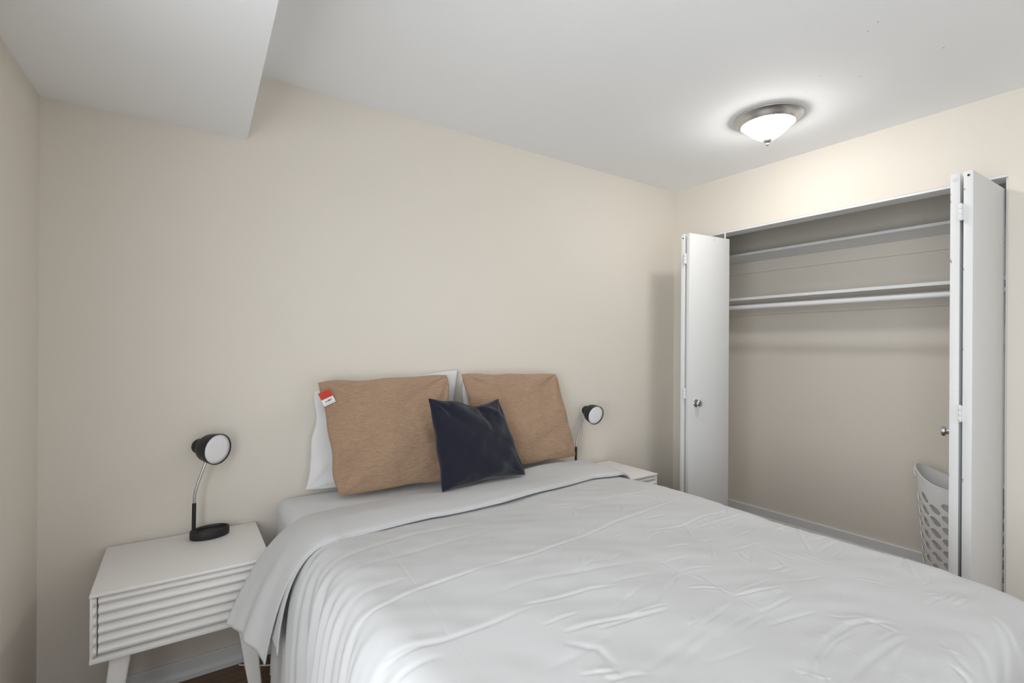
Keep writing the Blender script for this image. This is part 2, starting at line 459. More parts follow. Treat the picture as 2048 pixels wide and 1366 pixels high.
# chips along the painted edges
random.seed(11)
for (po, a, d, n_), lst in ((p2[0], [(1.94, .027), (1.86, .0275), (1.62, .028), (1.30, .028), (0.78, .027), (0.772, .0265)]), (p2[1], [(1.93, .001), (1.90, .0015), (1.66, .002), (1.655, .004), (1.10, .001), (.79, .001), (.784, .002)])):
    fn = edge_frame(a, d, n_)
    for z, tx in lst:
        hh = random.uniform(.004, .014); ww = random.uniform(.0008, .0022)
        q = MB().lathe([(1, 0), (1, 1)], 7); q.xf(lambda p: fn(Vector((min(max(tx, .001), .029) + p.x * ww, p.z * .0007, z + p.y * hh * .5)))); q.out('paint_chip', M['dent'], po)

# ------------------------------------------------------------------ closet shelves and rod
def shelf(name, label, w0, z0, z1):
    c = cw(0.98, (w0 + CB) / 2, z0)
    root = thing(name, c, label, 'shelf', 'closet shelves')
    MB().bbox(0.004, 1.976, w0 + .002, CB, z0, z1, r=.0015).xf(cxf).out('board', M['trim'], root)
    return root
s1 = shelf('closet_shelf', 'upper white closet shelf, in shade just below the door header', 0.36, 1.964, 1.981)
s2 = shelf('closet_shelf', 'lower white closet shelf directly above the hanging rod', 0.375, 1.645, 1.664)
rod = thing('closet_rod', cw(0.98, 0.335, 1.588), 'round white hanging rod running under the lower closet shelf', 'closet rod')
q = MB().tube([(0.003, 0.335, 1.589), (0.5, 0.335, 1.589), (1.0, 0.335, 1.588), (1.5, 0.335, 1.588), (1.977, 0.335, 1.588)], 0.0165, 20); q.xf(cxf); q.out('pole', M['trim'], rod, autosmooth=40)
for u0, u1 in ((0.0005, 0.010), (1.970, 1.9795)):
    q = MB().tube([(u0, 0.335, 1.588), (u1, 0.335, 1.588)], 0.028, 20); q.xf(cxf); q.out('end_socket', M['trim'], rod, autosmooth=40)

# ------------------------------------------------------------------ ceiling lamp
LX, LY = 2.372, 1.290
lamp = thing('ceiling_lamp', (LX, LY, CEIL), 'flush ceiling lamp, glowing white glass bowl in a satin nickel ring', 'ceiling lamp')
lm = lambda p: Vector((LX + p.x, LY + p.y, CEIL + p.z))
MB().lathe([(0.140, 0.0), (0.150, -0.001), (0.1545, -0.005), (0.154, -0.010), (0.147, -0.014), (0.1375, -0.021), (0.1355, -0.024), (0.131, -0.029), (0.127, -0.036), (0.1205, -0.041), (0.1165, -0.039), (0.113, -0.02)], 72, True, False).xf(lm).out('ring', M['nickel'], lamp, autosmooth=40)
RD = 0.1175
dome = [(RD, -0.030)] + [(RD * r_, -0.034 - 0.082 * (1 - r_ ** 1.65)) for r_ in [1 - k / 22 for k in range(0, 22)]] + [(0.004, -0.116)]
MB().lathe(dome, 64, False, True).xf(lm).out('glass_bowl', M['glow'], lamp, smooth=True)
MB().lathe([(0.004, -0.112), (0.0195, -0.1125), (0.0195, -0.1155), (0.013, -0.1225), (0.0062, -0.1275), (0.0068, -0.130), (0.0082, -0.1335), (0.0066, -0.1375), (0.003, -0.140)], 28).xf(lm).out('finial', M['nickel'], lamp, autosmooth=45)

# ------------------------------------------------------------------ nightstands
def nightstand(x0, x1, y0, y1, zt, label):
    """y0 front, y1 back"""
    root = thing('nightstand', ((x0 + x1) / 2, (y0 + y1) / 2, 0), label, 'nightstand', 'white wave-front nightstands')
    zb = zt - 0.205; tt = 0.011
    F_ = M['furniture']
    MB().bbox(x0, x1, y0, y1, zt - tt, zt, r=.003, seg=3).out('top_panel', F_, root, autosmooth=40)
    MB().bbox(x0 + .001, x1 - .001, y0 + .001, y1, zb, zb + 0.013, r=.002).out('bottom_panel', F_, root, autosmooth=40)
    MB().bbox(x0 + .012, x1 - .012, y1 - .010, y1 - .002, zb + .012, zt - tt, r=.001).out('back_panel', F_, root)
    dz0, dz1 = zb + 0.0165, zt - tt - 0.0005
    nw = 6; per = (dz1 - dz0) / nw
    def wave(z):   # depth of the front behind y0
        f = ((z - dz0) / per) % 1.0
        return 0.0200 - 0.0165 * (math.sin(math.pi * f) ** 0.85)
    zs = [dz0 + (dz1 - dz0) * k / 144 for k in range(145)]
    for sgn, xa in ((1, x0), (-1, x1)):       # side panels, their inner front edge cut to the wave
        MB().bbox(min(xa + sgn * .0015, xa + sgn * .0085), max(xa + sgn * .0015, xa + sgn * .0085), y0 + .004, y1 - .002, zb + .012, zt - tt, r=.0015).out('side_panel', F_, root, autosmooth=40)
        q = MB(); cols = [0.0075, 0.0115, 0.0165]; v = []; nC = len(cols)
        for z in zs:
            for ci, c in enumerate(cols):
                dp = wave(z) if ci == 2 else (wave(z) * .45 + .003 if ci == 1 else .005)
                v.append((xa + sgn * c, y0 + dp, z))
        fs = [(i * nC + k, i * nC + k + 1, (i + 1) * nC + k + 1, (i + 1) * nC + k) for i in range(len(zs) - 1) for k in range(nC - 1)]
        nb = len(v)
        v += [(xa + sgn * cols[2], y0 + .05, z) for z in zs]
        fs += [(i * nC + nC - 1, nb + i, nb + i + 1, (i + 1) * nC + nC - 1) for i in range(len(zs) - 1)]
        q.add(v, fs); q.out('scalloped_edge', F_, root, smooth=True)
    # drawer with the corrugated front
    dr0, dr1 = x0 + 0.0205, x1 - 0.0205
    v = []; nb = len(zs)
    for xx in (dr0, dr1):
        v += [(xx, y0 + wave(z) + .0005, z) for z in zs]
    v += [(dr0, y0 + .034, zs[0]), (dr0, y0 + .034, zs[-1]), (dr1, y0 + .034, zs[0]), (dr1, y0 + .034, zs[-1])]
    fs = [(i, i + nb, i + nb + 1, i + 1) for i in range(nb - 1)]
    b0 = 2 * nb
    fs += [tuple(range(nb)) + (b0 + 1, b0), tuple(reversed(range(nb, 2 * nb))) + (b0 + 2, b0 + 3), (nb - 1, 2 * nb - 1, b0 + 3, b0 + 1), (0, b0, b0 + 2, nb), (b0, b0 + 1, b0 + 3, b0 + 2)]
    o = MB().add(v, fs).out('drawer', F_, root, autosmooth=60)
    MB().box(dr0 + .003, dr1 - .003, y0 + .0342, y1 - .03, zb + .03, zt - .05).out('drawer_box', F_, o)
    # tapered splayed legs
    for sx in (0, 1):
        for sy in (0, 1):
            cx_ = x0 + .072 if sx == 0 else x1 - .072; cy_ = y0 + .05 if sy == 0 else y1 - .07
            ox = (-.045 if sx == 0 else .045); oy = (-.02 if sy == 0 else .02)
            q = MB()
            v = []
            segs = [(0.0, 0.027), (0.35, 0.024), (1.0, 0.0155)]
            ring = [(math.cos(a_) , math.sin(a_)) for a_ in []]
            for t, hw in segs:
                z = (zb + .0005) * (1 - t); c = (cx_ + ox * t, cy_ + oy * t); rr = hw * .28
                for (qx, qy) in ((1, 1), (-1, 1), (-1, -1), (1, -1)):
                    for k in range(3):
                        ang = math.atan2(qy, qx) - math.pi / 4 + k * math.pi / 4
                        v.append((c[0] + qx * (hw - rr) + rr * math.cos(ang), c[1] + qy * (hw - rr) + rr * math.sin(ang), z))
            nn = 12; fs = [(i * nn + k, (i + 1) * nn + k, (i + 1) * nn + (k + 1) % nn, i * nn + (k + 1) % nn) for i in range(2) for k in range(nn)]
            fs += [tuple(range(nn)), tuple(reversed(range(2 * nn, 3 * nn)))]
            q.add(v, fs).out('leg', F_, root, autosmooth=50)
    return root
nightstand(-0.219, 0.261, 1.868, 2.282, 0.567, 'white wave-front nightstand left of the bed, below the soffit')
nightstand(1.905, 2.312, 1.893, 2.282, 0.565, 'white nightstand right of the bed, mostly hidden, only a top corner showing')

# ------------------------------------------------------------------ desk lamps
def desk_lamp(base, zt, stem, pts, head, d, label, rot):
    """stem: xy of the stem; pts: gooseneck points; head: disc centre; d: facing direction"""
    root = thing('desk_lamp', (base[0], base[1], zt), label, 'lamp', 'black gooseneck bedside lamps')
    # oval tray base
    n = 48; rx, ry = 0.066, 0.047
    prof = [(0.93, 0.0), (0.99, 0.002), (1.0, 0.006), (1.0, 0.027), (0.985, 0.030), (0.90, 0.0305), (0.86, 0.028), (0.84, 0.021), (0.80, 0.020)]
    q = MB(); v = []
    ca, sa = math.cos(rot), math.sin(rot)
    for k_, z in prof:
        for k in range(n):
            a = 2 * math.pi * k / n; xx, yy = rx * k_ * math.cos(a), ry * k_ * math.sin(a)
            v.append((base[0] + ca * xx - sa * yy, base[1] + sa * xx + ca * yy, zt + z))
    fs = [(i * n + k, i * n + (k + 1) % n, (i + 1) * n + (k + 1) % n, (i + 1) * n + k) for i in range(len(prof) - 1) for k in range(n)]
    fs += [tuple(reversed(range(n))), tuple(range((len(prof) - 1) * n, len(prof) * n))]
    q.add(v, fs).out('base', M['black'], root, autosmooth=40)
    MB().lathe([(0.012, zt + .018), (0.0115, zt + .030), (0.0085, zt + .034)], 20).xf(lambda p: Vector((stem[0] + p.x, stem[1] + p.y, p.z))).out('collar', M['black'], root, autosmooth=40)
    MB().tube([(stem[0], stem[1], zt + .02), (stem[0], stem[1], zt + .07), Vector(pts[0])], 0.0068, 16).out('stem', M['black'], root, autosmooth=40)
    hd = Vector(head); a, b, dd = axis_frame(d)
    gp = spline([Vector(p) for p in pts], 10)
    q = MB(); rr = [0.0050 + (0.0005 if i % 2 else -0.0004) for i in range(len(gp))]
    q.tube(gp, rr, 12).out('gooseneck', M['chrome'], root, autosmooth=60)
    hx = lambda p: hd + a * p.x + b * p.y + dd * p.z
    shell = [(0.020, -0.071), (0.034, -0.069), (0.044, -0.062), (0.0505, -0.050), (0.0550, -0.030), (0.0578, -0.008), (0.0588, 0.0015), (0.0562, 0.0015), (0.0555, -0.006)]
    MB().lathe(shell, 56, True, False).xf(hx).out('lamp_head', M['black'], root, autosmooth=50)
    MB().lathe([(0.025, -0.068), (0.0270, -0.076), (0.0285, -0.086), (0.0285, -0.098), (0.025, -0.105), (0.012, -0.107)], 36).xf(hx).out('rear_cap', M['black'], root, autosmooth=40)
    MB().lathe([(0.0556, -0.006), (0.0556, -0.0015), (0.04, -0.0005), (0.001, 0.0)], 56).xf(hx).out('diffuser', M['diffuser'], root, smooth=True)
    return root
desk_lamp((0.095, 2.205), 0.567, (0.043, 2.197), [(0.044, 2.197, 0.703), (0.0465, 2.198, 0.740), (0.059, 2.200, 0.788), (0.073, 2.202, 0.830), (0.083, 2.204, 0.862)], (0.118, 2.178, 0.902), (0.61, -0.79, -0.06),
          'black gooseneck lamp on the left nightstand, below the soffit', R(8))
desk_lamp((1.995, 2.205), 0.563, (1.946, 2.197), [(1.947, 2.197, 0.708), (1.954, 2.199, 0.745), (1.973, 2.201, 0.795), (1.993, 2.203, 0.838), (2.010, 2.205, 0.872)], (2.075, 2.165, 0.890), (-0.06, -0.97, -0.20),
          'black gooseneck lamp right of the pillows, its foot hidden behind the bed', R(8))

# ------------------------------------------------------------------ bed
BX0, BX1, BY0, BY1 = 0.335, 1.868, 0.265, 2.288
MZ = 0.652
bedf = thing('bed', ((BX0 + BX1) / 2, (BY0 + BY1) / 2, 0), 'low tan bed base carrying the white mattress, almost wholly covered by the duvet', 'bed')
MB().bbox(BX0 + .015, BX0 + .04, BY0 + .02, BY1 - .01, 0.17, 0.30, r=.004).out('side_rail', M['tan'], bedf)
MB().bbox(BX1 - .04, BX1 - .015, BY0 + .02, BY1 - .01, 0.17, 0.30, r=.004).out('side_rail', M['tan'], bedf)
MB().bbox(BX0 + .041, BX1 - .041, BY0 + .02, BY0 + .045, 0.17, 0.30, r=.004).out('foot_rail', M['tan'], bedf)
MB().bbox(BX0 + .041, BX1 - .041, BY0 + .046, BY1 - .012, 0.275, 0.299, r=.003).out('slat_deck', M['tan'], bedf)
for x in (BX0 + .02, BX1 - .075):
    for y in (BY0 + .05, 1.25, BY1 - .20):
        MB().bbox(x, x + .055, y, y + .055, 0, 0.17, r=.004).out('leg', M['tan'], bedf)

def rng_noise(seed, kx, ky, n):
    rs = np.random.RandomState(seed)
    comps = [(rs.uniform(-kx, kx), rs.uniform(-ky, ky), rs.uniform(0, 6.28), rs.uniform(.4, 1)) for _ in range(n)]
    tot = math.sqrt(sum(c[3] ** 2 for c in comps) / 2)
    return lambda x, y: sum(c[3] * np.sin(c[0] * x + c[1] * y + c[2]) for c in comps) / tot

# mattress in a fitted sheet
def mattress():
    nx, ny, nz = 60, 70, 1
    bm = MB().bbox(BX0, BX1 - .012, BY0 + .05, BY1, 0.301, MZ, r=.048, seg=6)
    root = thing('mattress', ((BX0 + BX1) / 2, (BY0 + BY1) / 2, 0.301), 'mattress in a white fitted sheet, bare corner showing beside the left pillows', 'mattress')
    bm.out('body', M['sheet'], root, smooth=True)
    path = [(BX0 + .03, BY0 + .03), (BX1 - .03, BY0 + .03), (BX1 - .03, BY1 - .03), (BX0 + .03, BY1 - .03)]
    return root
mattress()

# creases pressed and slept into the cover, as polylines over the bed (x, y), height, half width
STROKES = [
    ([(0.318, 1.148), (0.421, 1.157), (0.513, 1.180), (0.700, 1.189)], 0.0055, 0.0090),
    ([(0.693, 1.189), (0.891, 1.188), (1.185, 1.222), (1.497, 1.270)], 0.0045, 0.0090),
    ([(0.312, 0.975), (0.395, 0.961), (0.483, 0.953), (0.594, 0.951), (0.717, 0.955)], 0.0040, 0.0100),
    ([(0.681, 0.975), (0.783, 0.955), (0.887, 0.944), (0.968, 0.918)], 0.0040, 0.0070),
    ([(0.712, 0.838), (0.790, 0.827), (0.836, 0.812), (0.927, 0.784)], 0.0060, 0.0090),
    ([(0.686, 0.882), (0.737, 0.883), (0.794, 0.881)], 0.0040, 0.0060),
    ([(0.569, 1.946), (0.549, 1.678), (0.536, 1.476), (0.512, 1.191), (0.486, 0.959), (0.485, 0.783)], 0.0005, 0.0050),
    ([(1.293, 1.891), (1.194, 1.653), (1.168, 1.428), (1.167, 1.224), (1.179, 0.999)], 0.0006, 0.0050),
    ([(0.349, 0.983), (0.400, 0.971), (0.477, 0.951)], 0.0030, 0.0120),
    ([(0.294, 0.917), (0.361, 0.919), (0.449, 0.913)], 0.0040, 0.0130),
    ([(0.322, 1.460), (0.482, 1.511), (0.633, 1.544), (0.914, 1.539)], 0.0030, 0.0180),
    ([(0.333, 1.363), (0.510, 1.403), (0.730, 1.428), (0.974, 1.450)], 0.0020, 0.0180),
    ([(0.323, 1.240), (0.434, 1.256), (0.516, 1.257)], 0.0025, 0.0160),
    ([(0.632, 1.061), (0.795, 1.060), (1.016, 1.005), (1.156, 0.979)], 0.0020, 0.0140),
    ([(0.685, 0.813), (0.734, 0.755), (0.723, 0.696)], 0.0030, 0.0140),
    ([(0.578, 0.768), (0.682, 0.763), (0.823, 0.780)], 0.0020, 0.0160),
    ([(0.647, 0.711), (0.679, 0.698), (0.707, 0.686)], 0.0030, 0.0070),
    ([(0.680, 0.665), (0.727, 0.655), (0.759, 0.641)], 0.0030, 0.0080),
    ([(0.889, 0.843), (0.932, 0.863), (0.957, 0.872)], 0.0030, 0.0070),
    ([(0.447, 1.722), (0.420, 1.630), (0.402, 1.564)], 0.0020, 0.0060),
    ([(1.182, 1.209), (1.176, 1.032), (1.171, 0.877), (1.177, 0.814), (1.179, 0.725), (1.166, 0.617), (1.177, 0.500), (1.173, 0.417), (1.168, 0.338)], 0.0006, 0.0050),
    ([(1.202, 1.230), (1.442, 1.256), (1.739, 1.294)], 0.0030, 0.0100),
    ([(0.787, 0.803), (0.882, 0.791), (0.984, 0.772)], 0.0060, 0.0080),
    ([(0.890, 0.799), (0.945, 0.796), (0.997, 0.785)], 0.0030, 0.0060),
    ([(1.345, 1.126), (1.482, 1.102), (1.619, 1.114), (1.781, 1.097)], 0.0040, 0.0070),
    ([(1.289, 1.088), (1.339, 1.103), (1.372, 1.108)], 0.0040, 0.0050),
    ([(1.501, 1.065), (1.664, 1.058), (1.795, 1.051)], 0.0045, 0.0060),
    ([(1.538, 0.977), (1.625, 1.001), (1.696, 1.004)], 0.0040, 0.0060),
    ([(1.511, 0.930), (1.606, 0.944), (1.700, 0.953)], 0.0030, 0.0070),
    ([(1.112, 0.806), (1.148, 0.788), (1.187, 0.757)], 0.0045, 0.0050),
    ([(1.061, 0.826), (1.168, 0.874)], 0.0030, 0.0060),
    ([(1.171, 0.877), (1.220, 0.871), (1.274, 0.848)], 0.0020, 0.0060),
    ([(1.423, 0.947), (1.327, 0.880)], 0.0030, 0.0060),
    ([(1.171, 0.720), (1.234, 0.702), (1.326, 0.675)], 0.0045, 0.0060),
    ([(1.179, 0.725), (1.267, 0.720), (1.355, 0.712)], 0.0025, 0.0060),
    ([(0.986, 0.682), (1.055, 0.690), (1.143, 0.703)], 0.0040, 0.0080),
    ([(1.151, 0.644), (1.222, 0.636), (1.303, 0.631)], 0.0040, 0.0080),
    ([(1.117, 0.605), (1.186, 0.593), (1.275, 0.569)], 0.0030, 0.0080),
    ([(0.986, 0.630), (1.055, 0.648), (1.134, 0.655)], 0.0030, 0.0090),
    ([(1.028, 0.617), (1.099, 0.629), (1.163, 0.630)], 0.0030, 0.0080),
    ([(0.968, 0.696), (0.998, 0.701)], 0.0040, 0.0050),
    ([(1.396, 0.801), (1.491, 0.845), (1.580, 0.875)], 0.0040, 0.0080),
    ([(1.421, 0.881), (1.476, 0.874), (1.547, 0.866)], 0.0030, 0.0070),
    ([(1.719, 0.904), (1.787, 0.896), (1.852, 0.885)], 0.0030, 0.0060),
    ([(1.836, 0.888), (1.706, 0.799), (1.628, 0.745)], 0.0045, 0.0070),
    ([(1.859, 0.963), (1.739, 0.891)], 0.0020, 0.0050),
    ([(1.624, 0.721), (1.706, 0.733), (1.796, 0.734)], 0.0040, 0.0070),
    ([(1.618, 0.681), (1.709, 0.693), (1.808, 0.705)], 0.0030, 0.0070),
    ([(1.706, 0.782), (1.784, 0.773), (1.815, 0.742)], 0.0020, 0.0080),
    ([(1.018, 0.462), (1.072, 0.483), (1.165, 0.499), (1.277, 0.499), (1.333, 0.483), (1.380, 0.442)], 0.0080, 0.0110),
    ([(1.042, 0.457), (1.096, 0.475), (1.171, 0.486), (1.254, 0.482)], 0.0040, 0.0100),
    ([(1.069, 0.407), (1.161, 0.417), (1.268, 0.413), (1.340, 0.406)], 0.0060, 0.0120),
    ([(1.156, 0.378), (1.215, 0.389), (1.296, 0.398)], 0.0040, 0.0090),
    ([(1.174, 0.341), (1.225, 0.351), (1.272, 0.359)], 0.0050, 0.0100),
    ([(1.265, 0.431), (1.308, 0.430), (1.349, 0.426)], 0.0040, 0.0070),
    ([(1.342, 0.490), (1.343, 0.458), (1.335, 0.424)], 0.0030, 0.0080),
    ([(1.526, 0.592), (1.560, 0.541), (1.586, 0.486)], 0.0015, 0.0040),
    ([(1.596, 0.446), (1.626, 0.429)], 0.0030, 0.0050),
    ([(1.593, 0.416), (1.652, 0.414)], 0.0030, 0.0060),
    ([(1.598, 0.401), (1.660, 0.396)], 0.0030, 0.0060),
    ([(1.595, 0.384), (1.657, 0.379)], 0.0030, 0.0060),
    ([(1.547, 0.428), (1.609, 0.424)], 0.0030, 0.0060),
    ([(1.710, 0.539), (1.813, 0.562), (1.865, 0.572)], 0.0040, 0.0070),
    ([(1.818, 0.558), (1.727, 0.520), (1.690, 0.499)], 0.0040, 0.0070),
    ([(1.649, 0.469), (1.705, 0.467), (1.766, 0.478)], 0.0030, 0.0080),
    ([(1.692, 0.375), (1.761, 0.389), (1.797, 0.393)], 0.0030, 0.0100),
    ([(1.340, 0.337), (1.353, 0.332), (1.356, 0.325)], 0.0040, 0.0060),
    ([(1.299, 0.325), (1.290, 0.301), (1.264, 0.274)], 0.0040, 0.0100),
    ([(1.623, 0.349), (1.538, 0.299), (1.434, 0.260), (1.334, 0.228)], 0.0040, 0.0120),
    ([(1.471, 0.344), (1.400, 0.291), (1.317, 0.253)], 0.0040, 0.0130),
    ([(1.610, 0.324), (1.566, 0.291), (1.521, 0.263)], 0.0040, 0.0100),
    ([(1.383, 0.364), (1.336, 0.321), (1.312, 0.294)], 0.0030, 0.0100),
    ([(0.677, 0.690), (0.696, 0.687), (0.712, 0.683)], 0.0040, 0.0070),
    ([(0.679, 0.665), (0.708, 0.660)], 0.0040, 0.0080),
    ([(0.703, 0.646), (0.790, 0.654), (0.895, 0.664), (0.988, 0.672)], 0.0030, 0.0180),
    ([(0.774, 0.606), (0.892, 0.636), (0.986, 0.645)], 0.0025, 0.0160),
    ([(0.917, 0.937), (1.006, 0.933), (1.102, 0.914)], 0.0020, 0.0120),
    ([(1.419, 1.453), (1.527, 1.465), (1.686, 1.469)], 0.0020, 0.0120),
    ([(1.460, 1.459), (1.638, 1.428), (1.812, 1.425)], 0.0020, 0.0100),
    ([(1.283, 0.550), (1.301, 0.517), (1.347, 0.492)], 0.0020, 0.0080),
    ([(1.002, 0.473), (1.016, 0.468)], 0.0030, 0.0060),
    ([(1.018, 0.434), (1.032, 0.435)], 0.0040, 0.0080),
    ([(0.957, 0.478), (1.107, 0.511), (1.186, 0.513)], 0.0020, 0.0160),
]

_rs = random.Random(17)
for _ in range(46):      # short slept-in puckers towards the closet side and the foot
    cx_, cy_ = _rs.uniform(0.95, 1.86), _rs.uniform(0.45, 1.55); an_ = _rs.gauss(0.35, 0.5); ln_ = _rs.uniform(.025, .075)
    STROKES.append(([(cx_ - ln_ * math.cos(an_), cy_ - ln_ * math.sin(an_)), (cx_, cy_ + _rs.uniform(-.008, .008)), (cx_ + ln_ * math.cos(an_), cy_ + ln_ * math.sin(an_))], _rs.uniform(.0012, .003), _rs.uniform(.006, .010)))

def stroke_field(X, Y):
    H = np.zeros_like(X)
    for pts, amp, wd in STROKES:
        P = np.array(pts)
        lo = P.min(0) - 4 * wd; hi = P.max(0) + 4 * wd
        mk = (X > lo[0]) & (X < hi[0]) & (Y > lo[1]) & (Y < hi[1])
        if not mk.any(): continue
        x, y = X[mk], Y[mk]
        L = np.r_[0, np.cumsum(np.hypot(*np.diff(P, axis=0).T))]; T = L[-1]
        best = np.full(x.shape, 9.0); along = np.zeros_like(x); sgn = np.zeros_like(x)
        for i in range(len(P) - 1):
            a, b = P[i], P[i + 1]; d = b - a; l2 = max(d @ d, 1e-9)
            t = np.clip(((x - a[0]) * d[0] + (y - a[1]) * d[1]) / l2, 0, 1)
            dx, dy = x - a[0] - t * d[0], y - a[1] - t * d[1]; r = np.hypot(dx, dy)
            s_ = np.sign(d[0] * dy - d[1] * dx)
            up = r < best
            best = np.where(up, r, best); along = np.where(up, L[i] + t * math.sqrt(l2), along); sgn = np.where(up, s_, sgn)
        f = np.clip(along / T, 0, 1); fade = np.clip(np.sin(math.pi * f), 0, 1) ** 0.6
        sd = best * sgn / wd
        # a soft ridge with a sharper valley on one side
        H[mk] += amp * fade * (0.42 * np.exp(-0.5 * ((sd - 1.2) / 1.1) ** 2) + 0.15 * np.exp(-0.5 * ((sd + 1.4) / 1.0) ** 2) - 0.72 * np.exp(-0.5 * (sd / 0.42) ** 2))
    return H

nz1 = rng_noise(3, 7, 9, 9); nz2 = rng_noise(5, 22, 30, 14); nz3 = rng_noise(8, 60, 80, 16)
def cover_height(X, Y):
    h = 0.004 * nz1(X, Y) + 0.0016 * nz2(X, Y) + 0.0005 * nz3(X, Y)
    return h + stroke_field(X, Y)

def bez(P, t):
    P = [np.asarray(p)[None, :] for p in P]; t = t[:, None]
    if len(P) == 3: return (1 - t) ** 2 * P[0] + 2 * t * (1 - t) * P[1] + t * t * P[2]
    return (1 - t) ** 3 * P[0] + 3 * t * (1 - t) ** 2 * P[1] + 3 * t * t * (1 - t) * P[2] + t ** 3 * P[3]

def grid_faces(ns, nt):
    i = np.arange(ns - 1)[:, None] * nt + np.arange(nt - 1)[None, :]
    return np.stack([i, i + nt, i + nt + 1, i + 1], -1).reshape(-1, 4)

CZ = 0.668
def duvet_body(root):
    # cross profile (x, z)
    left = bez([(0.43, CZ), (0.300, CZ + .002), (0.283, 0.56), (0.262, 0.16)], np.linspace(1, 0, 130))
    mid = np.stack([np.linspace(0.43, 1.775, 500)[1:-1], np.full(498, CZ)], 1)
    right = bez([(1.775, CZ), (1.868, CZ), (1.884, 0.63), (1.886, 0.20)], np.linspace(0, 1, 70))
    prof = np.concatenate([left, mid, right]); ns = len(prof)
    seg = np.r_[0, np.cumsum(np.hypot(*np.diff(prof, axis=0).T))]
    sflat = seg - seg[129] + 0.43
    tang = np.gradient(prof, axis=0); tang /= np.linalg.norm(tang, axis=1)[:, None]
    nrm = np.stack([-tang[:, 1], tang[:, 0]], 1)
    yt = np.linspace(0.36, 1.90, 600)
    foot = bez([(0.36, 0.0), (0.235, 0.0), (0.222, -0.06), (0.215, -0.42)], np.linspace(1, 0, 46))[:-1]
    ys = np.r_[foot[:, 0], yt]; dz = np.r_[foot[:, 1], np.zeros_like(yt)]; nt = len(ys)
    tl = np.r_[0, np.cumsum(np.hypot(np.diff(ys), np.diff(dz)))]; tflat = tl - tl[45] + 0.36
    S, T = np.meshgrid(sflat, tflat, indexing='ij')
    H = cover_height(S, T)
    side = np.clip((CZ - prof[:, 1]) / 0.35, 0, 1)
    # pleats down the sides
    pl = rng_noise(21, 0.5, 150, 10); pl2 = rng_noise(22, 1.5, 60, 8)
    rightm = (prof[:, 0] > 1.5)
    amp = (np.clip(side * 5, 0, 1) * 0.0028 + side * 0.005)
    ph = np.where(rightm[:, None], T, T + 0.10 * side[:, None])
    H += amp[:, None] * pl(S * 0.2, ph) + (side * 0.010)[:, None] * pl2(S * 0.2, ph)
    # foot pleats and rounded far corner
    fs_ = np.clip(-dz / 0.12, 0, 1)
    fp = rng_noise(25, 70, 1, 9)
    H += (fs_ * 0.006)[None, :] * fp(S, T)
    X = prof[:, 0][:, None] + nrm[:, 0][:, None] * H
    Z = prof[:, 1][:, None] + nrm[:, 1][:, None] * H + dz[None, :]
    Yc = np.repeat(ys[None, :], ns, 0) - (fs_[None, :] * H)
    # pull in the two foot corners
    cx = np.clip((prof[:, 0] - 1.70) / 0.18, 0, 1)[:, None]; cy = np.clip((0.50 - ys) / 0.26, 0, 1)[None, :]
    k = cx ** 2 * cy ** 2
    X = X - 0.035 * k; Yc = Yc + 0.03 * k; Z = Z - 0.012 * k
    # a slight sag where the head end dives under the turned-down band
    V = np.stack([X, Yc, Z], -1).reshape(-1, 3)
    return mesh('cover', V, grid_faces(ns, nt), M['duvet'], root, True)

def yfold(x):
    return np.interp(x, [0.1, 0.33, 0.50, 0.86, 1.25, 1.64, 1.9], [1.86, 1.90, 1.945, 1.935, 1.985, 2.05, 2.06])
def yhem(x):
    return np.interp(x, [0.1, 0.32, 0.45, 0.57, 0.77, 1.07, 1.35, 1.64, 1.85, 1.95], [1.60, 1.585, 1.64, 1.65, 1.668, 1.655, 1.68, 1.728, 1.70, 1.68])

